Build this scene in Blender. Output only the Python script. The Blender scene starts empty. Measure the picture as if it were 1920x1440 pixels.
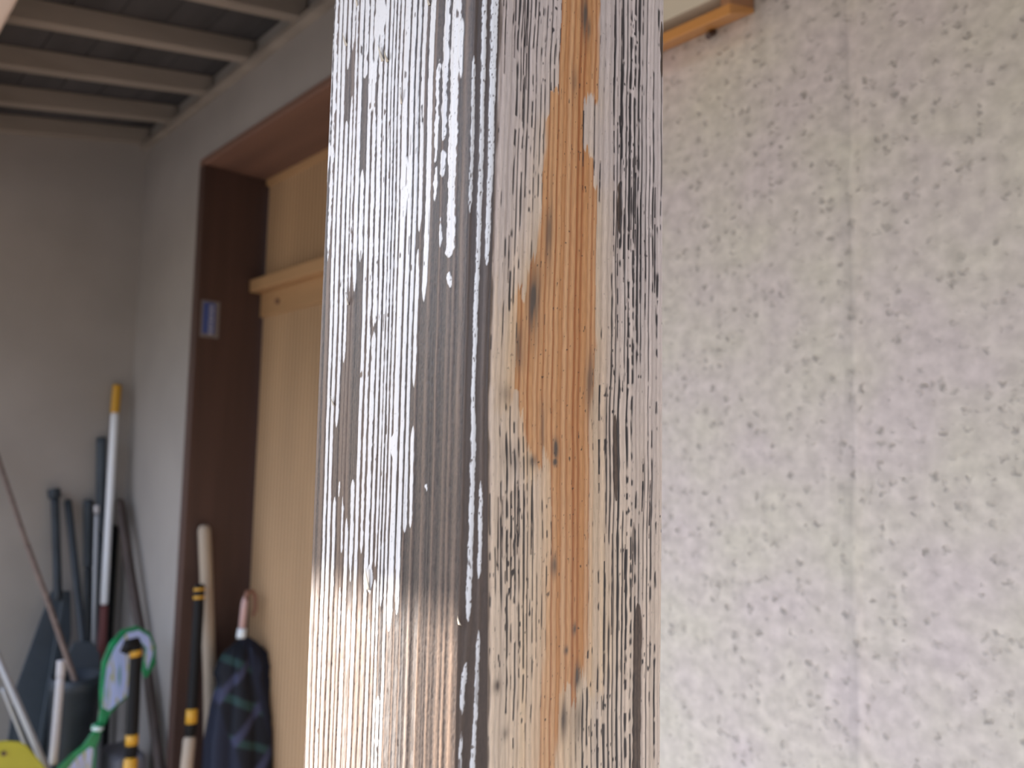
import bpy, bmesh, math, random
import numpy as np
from mathutils import Vector, Matrix

C = bpy.context.scene.collection
PI = math.pi

# ------------------------------------------------------------------ camera
# metres; x runs along the house wall, y towards it, z up from the paving
YAW, PITCH, ROLL = math.radians(43.3), math.radians(4.74), math.radians(1.22)
Fh = Vector((-math.cos(YAW), math.sin(YAW), 0)); Rh = Vector((math.sin(YAW), math.cos(YAW), 0)); Zu = Vector((0, 0, 1))
FW = Fh * math.cos(PITCH) + Zu * math.sin(PITCH); UP = -Fh * math.sin(PITCH) + Zu * math.cos(PITCH)
RC = Rh * math.cos(ROLL) + UP * math.sin(ROLL); UC = -Rh * math.sin(ROLL) + UP * math.cos(ROLL)
cam = bpy.data.cameras.new('camera'); co_ = bpy.data.objects.new('camera', cam); C.objects.link(co_)
mw = Matrix((RC, UC, -FW)).transposed().to_4x4(); mw.translation = (0, 0, 1.5); co_.matrix_world = mw
cam.sensor_width = 36; cam.lens = 1442 / 1920 * 36; cam.clip_start = .01
cam.dof.use_dof = True; cam.dof.focus_distance = .305; cam.dof.aperture_fstop = 11.0
bpy.context.scene.camera = co_

# ------------------------------------------------------------------ light
sc = bpy.context.scene
sc.view_settings.view_transform = 'Standard'; sc.view_settings.look = 'None'
sc.view_settings.gamma = 1; sc.view_settings.use_curve_mapping = False
sc.view_settings.exposure = 0.35
SKY_LOW, SKY_HIGH = .36, 3.5
w = bpy.data.worlds.new('sky'); sc.world = w; w.use_nodes = True
sky = w.node_tree.nodes.new('ShaderNodeTexSky'); sky.sky_type = 'NISHITA'; sky.sun_disc = False
sky.sun_elevation = math.radians(29.7); sky.sun_rotation = math.radians(-123); sky.air_density = 1.0; sky.dust_density = .4
bg = w.node_tree.nodes['Background']; w.node_tree.links.new(sky.outputs[0], bg.inputs[0])
# added ramp: sky dim low, bright high up, to shade the wall tops
NT = w.node_tree; tcw = NT.nodes.new('ShaderNodeTexCoord'); sx = NT.nodes.new('ShaderNodeSeparateXYZ'); NT.links.new(tcw.outputs['Generated'], sx.inputs[0])
mrw = NT.nodes.new('ShaderNodeMapRange'); mrw.interpolation_type = 'SMOOTHSTEP'
mrw.inputs[1].default_value = .06; mrw.inputs[2].default_value = .50; mrw.inputs[3].default_value = SKY_LOW; mrw.inputs[4].default_value = SKY_HIGH
NT.links.new(sx.outputs[2], mrw.inputs[0])
mw_ = NT.nodes.new('ShaderNodeMix'); mw_.data_type = 'RGBA'; mw_.blend_type = 'MULTIPLY'; mw_.inputs[0].default_value = 1
NT.links.new(sky.outputs[0], mw_.inputs[6]); NT.links.new(mrw.outputs[0], mw_.inputs[7]); 
hz = NT.nodes.new('ShaderNodeHueSaturation'); hz.inputs['Saturation'].default_value = .66; NT.links.new(mw_.outputs[2], hz.inputs['Color'])
tn = NT.nodes.new('ShaderNodeMix'); tn.data_type = 'RGBA'; tn.blend_type = 'MULTIPLY'; tn.inputs[0].default_value = 1; tn.inputs[7].default_value = (1.04, .985, .97, 1)
NT.links.new(hz.outputs[0], tn.inputs[6]); NT.links.new(tn.outputs[2], bg.inputs[0])
bg.inputs['Strength'].default_value = .25
sun = bpy.data.lights.new('sun', 'SUN'); so = bpy.data.objects.new('sun', sun); C.objects.link(so)
SUN_DIR = Vector((-1.25, -.911, .884)).normalized()      # towards the sun
so.rotation_euler = SUN_DIR.to_track_quat('Z', 'Y').to_euler(); so.location = (-3, -3, 6)
sun.energy = 21.0; sun.angle = math.radians(.53); sun.color = (1, .93, .82)

# ------------------------------------------------------------------ measured tables (metres; fractions of a face across)
RIDGES = [[0.0, 0.036, [[9.0, 1.6177]]], [0.042, 0.072, [[9.0, 1.5833]]], [0.08, 0.107, [[9.0, -9.0]]], [0.116, 0.146, [[9.0, 1.4015]]], [0.156, 0.184, [[9.0, 1.6624], [1.6376, 1.5094], [1.4832, 1.4318]]], [0.192, 0.217, [[9.0, 1.6681], [1.6458, 1.5312], [1.4855, 1.4791]]], [0.224, 0.244, [[9.0, 1.5597], [1.475, 1.4518], [1.4414, 1.4165]]], [0.252, 0.284, [[9.0, 1.5658], [1.4732, 1.4275], [1.4173, -9.0]]], [0.291, 0.326, [[9.0, 1.65], [1.6094, 1.575], [1.4881, 1.4487], [1.4385, 1.4142]]], [0.334, 0.362, [[9.0, -9.0]]], [0.371, 0.4, [[9.0, 1.6473], [1.6417, 1.4538]]], [0.409, 0.442, [[9.0, 1.5507], [1.5486, 1.4286]]], [0.45, 0.475, [[9.0, 1.4469], [1.4331, -9.0]]], [0.483, 0.503, [[9.0, 1.4591], [1.4493, 1.4163]]], [0.509, 0.527, [[9.0, -9.0]]], [0.533, 0.549, [[9.0, 1.4383], [1.4097, -9.0]]], [0.556, 0.577, [[9.0, -9.0]]], [0.585, 0.622, [[9.0, 1.4299]]], [0.63, 0.662, [[9.0, 1.4381]]], [0.67, 0.694, [[9.0, 1.4668]]], [0.702, 0.734, [[9.0, 1.5794], [1.5744, 1.5223], [1.5069, 1.4689]]], [0.748, 0.782, [[9.0, 1.553]]], [0.797, 0.822, [[1.6439, 1.6056], [1.6036, 1.5877], [1.4891, 1.4835]]], [0.838, 0.868, [[9.0, 1.6155], [1.6105, 1.5928], [1.5811, 1.5733]]], [0.884, 0.938, [[9.0, 1.5676], [1.5629, 1.5581]]]]
CHAMF = [[[[1.6576, 0.0, 0.14], [1.5805, 0.0, 0.12], [1.3957, 0.0, 0.1]], [[1.6372, 1.5805]]], [[[1.6576, 0.34, 0.52], [1.4888, 0.33, 0.5], [1.4398, 0.28, 0.46], [1.4192, 0.15, 0.28], [1.3957, 0.12, 0.24]], [[9.0, 1.4423], [1.4294, 1.4124], [1.4073, -9.0]]], [[[1.6576, 0.66, 0.95], [1.5655, 0.7, 0.9], [1.4888, 0.68, 0.82], [1.4398, 0.62, 0.74], [1.3957, 0.5, 0.64]], [[9.0, 1.5618], [1.4888, 1.4562], [1.4398, -9.0]]]]
OL = [[1.6709, 0.3138], [1.6517, 0.3128], [1.639, 0.3108], [1.6305, 0.3076], [1.6248, 0.2452], [1.6142, 0.2488], [1.5997, 0.2368], [1.5773, 0.2164], [1.5686, 0.1756], [1.5567, 0.161], [1.5528, 0.1072], [1.5407, 0.1014], [1.5174, 0.1091], [1.5149, 0.1635], [1.5075, 0.1767], [1.4982, 0.2223], [1.4954, 0.2414], [1.4906, 0.2913], [1.4697, 0.2974], [1.451, 0.2814], [1.4325, 0.2717], [1.4144, 0.2566], [1.3896, 0.2377]]
OR = [[1.6806, 0.5416], [1.6713, 0.5333], [1.6404, 0.54], [1.6266, 0.4497], [1.6118, 0.4537], [1.6044, 0.5389], [1.5929, 0.5546], [1.5587, 0.5495], [1.542, 0.5597], [1.5169, 0.5332], [1.4884, 0.5219], [1.4483, 0.5366], [1.4287, 0.532], [1.4114, 0.5146], [1.4072, 0.388], [1.3939, 0.3601], [1.3869, 0.3446]]
BLK = [[0.1, 0.4, 0.4, 0.1, 0.15, 0.7, 0.9, 1.0, 0.5, 0.6, 0.5], [0.1, 0.4, 0.4, 0.1, 0.15, 0.7, 0.9, 1.0, 0.5, 0.6, 0.5], [0.1, 0.4, 0.4, 0.1, 0.15, 0.7, 0.9, 1.0, 0.5, 0.6, 0.5], [0.1, 0.4, 0.4, 0.1, 0.15, 0.7, 0.9, 1.0, 0.5, 0.6, 0.5], [0.1, 0.43, 0.48, 0.1, 0.09, 0.7, 0.89, 1.0, 0.55, 0.6, 0.5], [0.2, 0.49, 0.71, 0.19, 0.0, 0.29, 0.59, 0.98, 0.64, 0.65, 0.56], [0.49, 0.72, 0.8, 0.26, 0.06, 0.14, 0.53, 0.9, 0.75, 0.75, 0.66], [0.77, 0.92, 0.85, 0.34, 0.1, 0.06, 0.5, 0.83, 0.73, 0.77, 0.67], [0.59, 0.77, 0.85, 0.49, 0.1, 0.09, 0.5, 0.77, 0.6, 0.72, 0.62], [0.35, 0.77, 0.73, 0.1, 0.0, 0.11, 0.6, 0.71, 0.57, 0.6, 0.48], [0.35, 0.35, 0.07, 0.0, 0.0, 0.19, 0.5, 0.78, 0.56, 0.6, 0.4], [0.41, 0.52, 0.05, 0.0, 0.0, 0.26, 0.39, 0.8, 0.72, 0.66, 0.43], [0.42, 0.69, 0.16, 0.02, 0.0, 0.35, 0.31, 0.8, 0.9, 0.76, 0.48], [0.33, 0.63, 0.5, 0.18, 0.0, 0.22, 0.3, 0.84, 0.95, 0.81, 0.52], [0.26, 0.63, 0.72, 0.38, 0.0, 0.1, 0.3, 0.89, 0.95, 0.84, 0.57], [0.21, 0.69, 0.78, 0.65, 0.0, 0.04, 0.37, 0.9, 0.9, 0.81, 0.58], [0.35, 0.74, 0.8, 0.78, 0.0, 0.0, 0.45, 0.9, 0.83, 0.74, 0.54], [0.5, 0.8, 0.8, 0.72, 0.0, 0.0, 0.4, 0.86, 0.8, 0.68, 0.5], [0.5, 0.8, 0.8, 0.7, 0.0, 0.0, 0.35, 0.81, 0.8, 0.63, 0.5], [0.5, 0.8, 0.8, 0.7, 0.0, 0.0, 0.35, 0.8, 0.8, 0.6, 0.5], [0.5, 0.8, 0.8, 0.7, 0.0, 0.0, 0.35, 0.8, 0.8, 0.6, 0.5], [0.5, 0.8, 0.8, 0.7, 0.0, 0.0, 0.35, 0.8, 0.8, 0.6, 0.5]]
SMU = [[1.5536, 0.2079, 0.0356, 0.0155, 0.7], [1.5355, 0.1422, 0.0262, 0.0085, 0.55], [1.5785, 0.2778, 0.02, 0.0151, 0.6], [1.5251, 0.5225, 0.0282, 0.0144, 0.5], [1.6703, 0.4546, 0.0258, 0.0098, 0.7], [1.6668, 0.4781, 0.0194, 0.0066, 0.5], [1.4999, 0.3334, 0.0172, 0.0039, 1], [1.4952, 0.3307, 0.0143, 0.0016, 1], [1.4581, 0.326, 0.0143, 0.0042, 0.9], [1.4163, 0.4558, 0.0214, 0.005, 0.8], [1.4954, 0.2143, 0.0216, 0.0026, 0.7], [1.4211, 0.042, 0.0199, 0.0025, 0.7], [1.4047, 0.0833, 0.0204, 0.0024, 0.7], [1.5078, 0.2631, 0.0166, 0.0115, 0.4], [1.4339, 0.4393, 0.0121, 0.0023, 0.8], [1.4269, 0.3922, 0.0119, 0.0016, 0.9], [1.4027, 0.3825, 0.0236, 0.0074, 0.6], [1.4009, 0.4632, 0.0307, 0.0077, 0.6], [1.6422, 0.4014, 0.0155, 0.0064, 0.4], [1.5182, 0.0863, 0.0408, 0.0046, 0.35], [1.4963, 0.1093, 0.0518, 0.0055, 0.3]]
BARE = [[1.5872, 1.6093, 0.6907, 0.6933, 0.0174], [1.4799, 1.5139, 0.6758, 0.6844, 0.0167], [-9.0, 1.439, 0.8272, 0.8184, 0.0288], [1.3897, 1.4324, 1.0137, 0.9955, 0.0195], [1.6624, 1.6892, 0.9746, 0.9788, 0.0121]]
LINES = [[1.5777, 1.6827, 0.6445, 0.6577, 0.0043], [1.5917, 9.0, 0.6865, 0.6963, 0.0044], [1.6778, 9.0, 0.8148, 0.809, 0.0044], [1.6415, 1.6651, 0.8181, 0.8139, 0.004], [1.5607, 1.6084, 0.8335, 0.8327, 0.0058], [1.5667, 1.6133, 0.9352, 0.9324, 0.0057], [1.5975, 1.6149, 0.5659, 0.5634, 0.0042], [1.5993, 1.6364, 0.4597, 0.4634, 0.0037], [1.6074, 1.6387, 0.5272, 0.5284, 0.0035], [1.4832, 1.5297, 0.5817, 0.5791, 0.0054], [1.4677, 1.5258, 0.6247, 0.6221, 0.0036], [1.5544, 1.584, 0.8702, 0.8665, 0.0055], [1.5679, 1.599, 0.7229, 0.7214, 0.0055], [1.582, 1.6137, 0.7704, 0.7683, 0.0045], [1.5803, 1.6236, 0.798, 0.7973, 0.0043], [1.4275, 1.4678, 0.6155, 0.612, 0.0043], [1.4288, 1.4675, 0.6617, 0.658, 0.0033], [1.4092, 1.4296, 0.7461, 0.7409, 0.0052], [1.4024, 1.4181, 0.5805, 0.5754, 0.0039], [1.4136, 1.4464, 0.724, 0.72, 0.0045], [1.6166, 9.0, 0.1139, 0.1256, 0.0026], [1.629, 9.0, 0.133, 0.1399, 0.0026], [1.6388, 9.0, 0.0736, 0.0766, 0.0025], [1.6311, 9.0, 0.0236, 0.0297, 0.0026], [1.451, 1.4853, 0.112, 0.1076, 0.0031], [1.4587, 1.4836, 0.049, 0.0442, 0.0027], [1.4633, 1.4889, 0.1429, 0.138, 0.0028], [1.4631, 1.487, 0.1744, 0.1695, 0.0029], [1.4628, 1.4888, 0.2117, 0.2068, 0.0032], [1.4621, 1.4836, 0.069, 0.0641, 0.0028], [1.5573, 1.5744, 0.0785, 0.0798, 0.0028], [1.5492, 1.576, 0.8088, 0.8055, 0.004], [1.5311, 1.5617, 0.7538, 0.7518, 0.0038], [1.5434, 1.6002, 0.6808, 0.6845, 0.0038], [1.475, 1.4967, 0.8579, 0.8522, 0.0055], [1.4639, 1.4879, 0.9062, 0.9006, 0.0048], [1.4441, 1.4629, 0.7434, 0.738, 0.0052], [1.4457, 1.471, 0.7953, 0.7901, 0.0042]]
T_white_pole = [[-3.25, 0.9371, 1.7122], [-3.2324, 0.929, 1.6006], [-3.1278, 0.9033, 0.9376], [-3.0343, 0.8851, 0.3446]]
T_dark_pole = [[-3.25, 0.892, 1.5066], [-3.1001, 0.9096, 0.3181]]
T_shovelA = [[-3.24, 0.7402, 1.3122], [-3.2321, 0.7441, 1.2774], [-3.1621, 0.7557, 0.9714], [-3.1592, 0.7559, 0.9586]]
T_bladeA = [[-3.21, 0.7459, 0.9466], [-3.2079, 0.8099, 0.9399], [-3.1623, 0.8097, 0.791], [-3.1206, 0.7826, 0.6548], [-3.0567, 0.7383, 0.4462], [-3.0202, 0.7032, 0.3272], [-3.0284, 0.5971, 0.3539], [-3.1181, 0.6369, 0.6467], [-3.1826, 0.712, 0.8573]]
T_shovelB = [[-3.24, 0.7884, 1.2717], [-3.0971, 0.8177, 0.8766], [-3.0589, 0.8247, 0.7711]]
T_bladeB = [[-3.05, 0.7909, 0.7909], [-3.047, 0.8483, 0.7827], [-3.0319, 0.8709, 0.7415], [-2.9855, 0.8693, 0.6149], [-2.9677, 0.864, 0.5664], [-2.9739, 0.7752, 0.5834], [-3.0375, 0.77, 0.7568]]
T_slate_stick = [[-3.25, 0.8597, 1.2689], [-3.2266, 0.9154, 0.278]]
T_silver = [[-3.18, 0.8716, 1.2511], [-3.1751, 0.8717, 1.2278], [-3.1008, 0.8643, 0.87], [-2.9956, 0.8567, 0.3638]]
T_brown = [[-3.18, 0.9523, 1.2684], [-2.9812, 0.9569, 0.9533], [-2.8546, 0.9694, 0.7524], [-2.6565, 0.9677, 0.4384]]
T_black = [[-3.25, 0.9578, 1.1674], [-3.2358, 0.9563, 0.8355], [-3.2116, 0.959, 0.2713]]
T_bamboo = [[-3.22, 0.5392, 1.4699], [-3.0262, 0.6219, 1.1424], [-2.9198, 0.6729, 0.9628], [-2.7831, 0.7321, 0.7317]]
T_tube1 = [[-2.73, 0.4957, 0.8794], [-2.6587, 0.5637, 0.7003], [-2.602, 0.6177, 0.5578]]
T_tube2 = [[-2.83, 0.5454, 0.7318], [-2.8116, 0.5785, 0.6421], [-2.7925, 0.6132, 0.5489]]
T_cream = [[-2.68, 0.6646, 0.8261], [-2.6773, 0.6648, 0.7887], [-2.6626, 0.6583, 0.5861], [-2.6577, 0.6558, 0.519]]
T_yellowblade = [[-2.53, 0.4071, 0.6634], [-2.5315, 0.4541, 0.6737], [-2.5311, 0.5032, 0.6705], [-2.5295, 0.5362, 0.6603], [-2.5275, 0.5545, 0.6465], [-2.5233, 0.5735, 0.6187], [-2.5173, 0.6008, 0.579], [-2.5071, 0.6371, 0.5117], [-2.5083, 0.4136, 0.5193]]
T_bucket = [[-2.82, 0.6725, 0.7376], [-2.82, 0.8216, 0.7101], [-2.82, 0.8388, 0.422]]
T_green_top = [[-2.66, 0.7699, 0.6129], [-2.6653, 0.7764, 0.6533], [-2.6745, 0.7747, 0.7241], [-2.6848, 0.7789, 0.8025], [-2.6916, 0.801, 0.8552], [-2.6963, 0.8366, 0.8907], [-2.697, 0.8802, 0.8963], [-2.6936, 0.9221, 0.8704], [-2.6878, 0.9412, 0.8257], [-2.6802, 0.9403, 0.7675], [-2.6763, 0.9207, 0.7378], [-2.6749, 0.9076, 0.727], [-2.6783, 0.899, 0.7531], [-2.6831, 0.9034, 0.7902], [-2.6873, 0.9095, 0.8223], [-2.6901, 0.8926, 0.8431], [-2.6899, 0.8568, 0.8419], [-2.6724, 0.8626, 0.7077], [-2.6696, 0.8645, 0.6864], [-2.6669, 0.8317, 0.6657], [-2.6635, 0.8058, 0.6394], [-2.6593, 0.7866, 0.6077]]
T_green_print = [[-2.66, 0.7801, 0.67], [-2.6665, 0.7832, 0.7244], [-2.6749, 0.7905, 0.7944], [-2.6808, 0.8126, 0.8439], [-2.6852, 0.8467, 0.8812], [-2.6856, 0.8823, 0.8844], [-2.6829, 0.9124, 0.8619], [-2.679, 0.928, 0.8295], [-2.6755, 0.9268, 0.7997], [-2.6703, 0.911, 0.7561], [-2.6746, 0.9021, 0.7922], [-2.6784, 0.9081, 0.8243], [-2.6811, 0.8896, 0.8469], [-2.681, 0.8539, 0.8457], [-2.6648, 0.8585, 0.7103], [-2.6629, 0.8573, 0.6944], [-2.6604, 0.8262, 0.6734], [-2.6582, 0.7988, 0.6552]]
T_green_low = [[-2.66, 0.7626, 0.6081], [-2.6594, 0.7839, 0.6034], [-2.6557, 0.7785, 0.5753], [-2.6529, 0.77, 0.5542], [-2.6449, 0.7685, 0.4936], [-2.6332, 0.7648, 0.4043], [-2.6375, 0.6439, 0.4374], [-2.6484, 0.662, 0.5202], [-2.6522, 0.6967, 0.5488], [-2.6551, 0.7324, 0.5706]]
T_green_print2 = [[-2.66, 0.7506, 0.56], [-2.6588, 0.7597, 0.5518], [-2.6508, 0.755, 0.4953], [-2.6403, 0.7479, 0.4223], [-2.6429, 0.6798, 0.4406], [-2.6531, 0.6877, 0.5121], [-2.6573, 0.7157, 0.541]]
T_green_neck = [[-2.66, 0.7678, 0.6213], [-2.6568, 0.7745, 0.5967]]
T_grip = [[-2.56, 0.8341, 0.8707], [-2.5568, 0.8394, 0.8432], [-2.5264, 0.8331, 0.5783], [-2.5193, 0.83, 0.516]]
T_tub = [[-2.73, 0.8359, 0.4502], [-2.73, 0.8642, 0.5094], [-2.73, 0.9905, 0.4789], [-2.73, 1.0155, 0.4036]]
T_wood = [[-2.58, 1.0388, 1.2213], [-2.5736, 1.0487, 1.0902], [-2.5541, 1.0764, 0.6943], [-2.5418, 1.0849, 0.443]]
T_grip2 = [[-2.52, 1.0093, 1.041], [-2.5054, 1.0051, 0.9514], [-2.4545, 0.981, 0.6398], [-2.4328, 0.9656, 0.5072]]
T_umb = [[-2.48, 1.1474, 0.9891], [-2.4637, 1.132, 0.8653], [-2.4602, 1.1229, 0.8386], [-2.4123, 1.119, 0.4737]]
T_umbdark = [[-2.48, 1.0668, 0.7634], [-2.475, 1.2382, 0.7338], [-2.4445, 1.013, 0.5552], [-2.4352, 1.2512, 0.5003]]
FLAKES = [(.135, 1.676, .006, .0018, .0016, -.2), (.215, 1.690, .005, .0016, .0018, .2), (.43, 1.659, .007, .0020, .0014, -.25), (.465, 1.656, .004, .0018, .0022, .2), (.74, 1.668, .003, .0014, .0012, 0), (.575, 1.636, .006, .0011, .0012, .1), (.235, 1.560, .005, .0012, .0016, .1), (.15, 1.518, .004, .0014, .0012, -.2), (.465, 1.449, .008, .0022, .0010, -.1), (1.02, 1.443, .003, .0016, .0010, 0)]

def smooth(a, b, x):
    t = np.clip((x - a) / (b - a + 1e-12), 0, 1)
    return t * t * (3 - 2 * t)


def vnoise(x, y, seed):
    """two-dimensional value noise, 0..1"""
    tab = np.random.RandomState(seed).rand(256, 256).astype(np.float32)
    xi = np.floor(x).astype(np.int64); yi = np.floor(y).astype(np.int64)
    fx = (x - xi); fy = (y - yi)
    fx = fx * fx * (3 - 2 * fx); fy = fy * fy * (3 - 2 * fy)
    a = tab[yi & 255, xi & 255]; b = tab[yi & 255, (xi + 1) & 255]
    c = tab[(yi + 1) & 255, xi & 255]; d = tab[(yi + 1) & 255, (xi + 1) & 255]
    return (a + (b - a) * fx) * (1 - fy) + (c + (d - c) * fx) * fy


# ------------------------------------------------------------------ materials
def mat(name, color, rough=0.6, metal=0.0, noise=0.0, scale=20.0, bump=0.0, spec=0.5, stretch=(1, 1, 1), color2=None):
    m = bpy.data.materials.new(name); m.use_nodes = True
    nt = m.node_tree; bs = nt.nodes['Principled BSDF']
    bs.inputs['Roughness'].default_value = rough
    bs.inputs['Metallic'].default_value = metal
    bs.inputs['Specular IOR Level'].default_value = spec
    tc = nt.nodes.new('ShaderNodeTexCoord'); mp = nt.nodes.new('ShaderNodeMapping')
    mp.inputs['Scale'].default_value = stretch
    nt.links.new(tc.outputs['Object'], mp.inputs['Vector'])
    nz = nt.nodes.new('ShaderNodeTexNoise'); nz.inputs['Scale'].default_value = scale
    nz.inputs['Detail'].default_value = 4
    nt.links.new(mp.outputs['Vector'], nz.inputs['Vector'])
    mx = nt.nodes.new('ShaderNodeMix'); mx.data_type = 'RGBA'
    c2 = color2 if color2 else tuple(c * (1 - noise) for c in color)
    rp = nt.nodes.new('ShaderNodeMapRange'); rp.inputs[1].default_value = .35; rp.inputs[2].default_value = .65
    nt.links.new(nz.outputs['Fac'], rp.inputs[0])
    nt.links.new(rp.outputs[0], mx.inputs[0])
    mx.inputs[6].default_value = (*color, 1); mx.inputs[7].default_value = (*c2, 1)
    nt.links.new(mx.outputs[2], bs.inputs['Base Color'])
    if bump:
        b = nt.nodes.new('ShaderNodeBump'); b.inputs['Strength'].default_value = bump
        b.inputs['Distance'].default_value = .01
        nt.links.new(nz.outputs['Fac'], b.inputs['Height']); nt.links.new(b.outputs[0], bs.inputs['Normal'])
    return m


def link(o, parent=None):
    C.objects.link(o)
    if parent: o.parent = parent
    return o


def obj(name, verts, faces, m, parent=None, smooth_=False, bevel=0.0, seg=2):
    me = bpy.data.meshes.new(name)
    me.from_pydata([tuple(map(float, v)) for v in verts], [], faces)
    me.validate(); me.update()
    bm = bmesh.new(); bm.from_mesh(me); bmesh.ops.recalc_face_normals(bm, faces=bm.faces); bm.to_mesh(me); bm.free()
    me.materials.append(m)
    o = bpy.data.objects.new(name, me); link(o, parent)
    if smooth_:
        for p in me.polygons: p.use_smooth = True
    if bevel:
        md = o.modifiers.new('bevel', 'BEVEL'); md.width = bevel; md.segments = seg; md.limit_method = 'ANGLE'
    return o


def tag(o, label, cat, group=None):
    o['label'] = label; o['category'] = cat
    if group: o['group'] = group
    return o


def struct(o, label=None):
    o['kind'] = 'structure'
    if label: o['label'] = label
    return o


def empty(name, loc=(0, 0, 0)):
    o = bpy.data.objects.new(name, None); o.empty_display_size = .05; o.location = loc
    return link(o)


class MB:
    def __init__(s): s.v = []; s.f = []
    def add(s, v, f):
        n = len(s.v); s.v += [tuple(p) for p in v]; s.f += [tuple(i + n for i in q) for q in f]
    def box(s, x0, x1, y0, y1, z0, z1):
        s.add([(x0, y0, z0), (x1, y0, z0), (x1, y1, z0), (x0, y1, z0), (x0, y0, z1), (x1, y0, z1), (x1, y1, z1), (x0, y1, z1)],
              [(0, 3, 2, 1), (4, 5, 6, 7), (0, 1, 5, 4), (1, 2, 6, 5), (2, 3, 7, 6), (3, 0, 4, 7)])
        return s
    def hexa(s, p):
        s.add(p, [(0, 3, 2, 1), (4, 5, 6, 7), (0, 1, 5, 4), (1, 2, 6, 5), (2, 3, 7, 6), (3, 0, 4, 7)]); return s
    def tube(s, pts, rad, n=14):
        P = [Vector(p) for p in pts]
        R = rad if isinstance(rad, (list, tuple)) else [rad] * len(P)
        rings = []; up = None
        for i, p in enumerate(P):
            d = (P[min(i + 1, len(P) - 1)] - P[max(i - 1, 0)]).normalized()
            if up is None:
                up = d.orthogonal().normalized()
            a = (up - d * up.dot(d)).normalized(); b = d.cross(a); up = a
            rings.append([p + (a * math.cos(2 * PI * k / n) + b * math.sin(2 * PI * k / n)) * R[i] for k in range(n)])
        v = [q for r in rings for q in r]; f = []
        for i in range(len(P) - 1):
            for k in range(n):
                f.append((i * n + k, i * n + (k + 1) % n, (i + 1) * n + (k + 1) % n, (i + 1) * n + k))
        f.append(tuple(range(n))[::-1]); f.append(tuple((len(P) - 1) * n + k for k in range(n)))
        s.add(v, f); return s
    def slab(s, pts, off):
        """closed outline pts (3D) given thickness vector off"""
        n = len(pts); o = Vector(off)
        v = [Vector(p) for p in pts] + [Vector(p) + o for p in pts]
        f = [tuple(range(n)), tuple(range(2 * n - 1, n - 1, -1))]
        for i in range(n): f.append((i, (i + 1) % n, n + (i + 1) % n, n + i))
        s.add(v, f); return s
    def build(s, name, m, parent=None, **k):
        return obj(name, s.v, s.f, m, parent, **k)


def box(name, x0, x1, y0, y1, z0, z1, m, parent=None, **k):
    return MB().box(x0, x1, y0, y1, z0, z1).build(name, m, parent, **k)


def to_floor(pts, z=0.003):
    p, q = Vector(pts[-2]), Vector(pts[-1]); d = q - p
    return [list(a) for a in pts] + [list(q + d * ((z - q.z) / d.z))]


def at(pts, t):
    """point a fraction t along a polyline"""
    P = [Vector(p) for p in pts]; L = [(P[i + 1] - P[i]).length for i in range(len(P) - 1)]
    d = t * sum(L)
    for i, l in enumerate(L):
        if d <= l or i == len(L) - 1: return P[i].lerp(P[i + 1], min(1, d / l))
        d -= l


# ================================================================= SETTING
M_plaster = mat('grey_plaster', (.385, .355, .335), .9, noise=.10, scale=3, bump=.15, spec=.2)
M_wood_grey = mat('weathered_timber', (.36, .31, .27), .8, noise=.25, scale=9, bump=.1, stretch=(1, .15, 1), spec=.25)
M_board = mat('dark_roof_boards', (.095, .09, .095), .85, noise=.3, scale=7, stretch=(.2, 1, 1), spec=.2)
M_brown = mat('brown_stained_timber', (.085, .045, .036), .5, noise=.35, scale=14, stretch=(1, 1, .06), bump=.05)
M_soffit = mat('red_brown_timber', (.20, .105, .075), .6, noise=.25, scale=10, stretch=(.08, 1, 1))
M_amber = mat('amber_timber', (.50, .30, .15), .45, noise=.18, scale=10, stretch=(.1, 1, 1), bump=.04)
M_reed = mat('ribbed_amber_panel', (.56, .37, .21), .6, noise=.14, scale=6, stretch=(1, 1, .2))
M_ground = mat('grey_concrete', (.11, .10, .092), .85, noise=.15, scale=8, bump=.2)

floor = box('floor', -12, 12, -12, 4, -.2, 0, M_ground); struct(floor)
struct(box('wall_left', -3.43, -3.28, -.10, 1.35, 0, 2.80, M_plaster))
# the wall with the doorway: the piece left of it, the piece above it, the piece right of it
wb = MB()
wb.box(-3.28, -2.64, 1.0, 1.35, 0, 2.80)
wb.box(-2.64, -.95, 1.0, 1.35, 2.47, 2.80)
struct(wb.build('wall_back', M_plaster))

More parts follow.
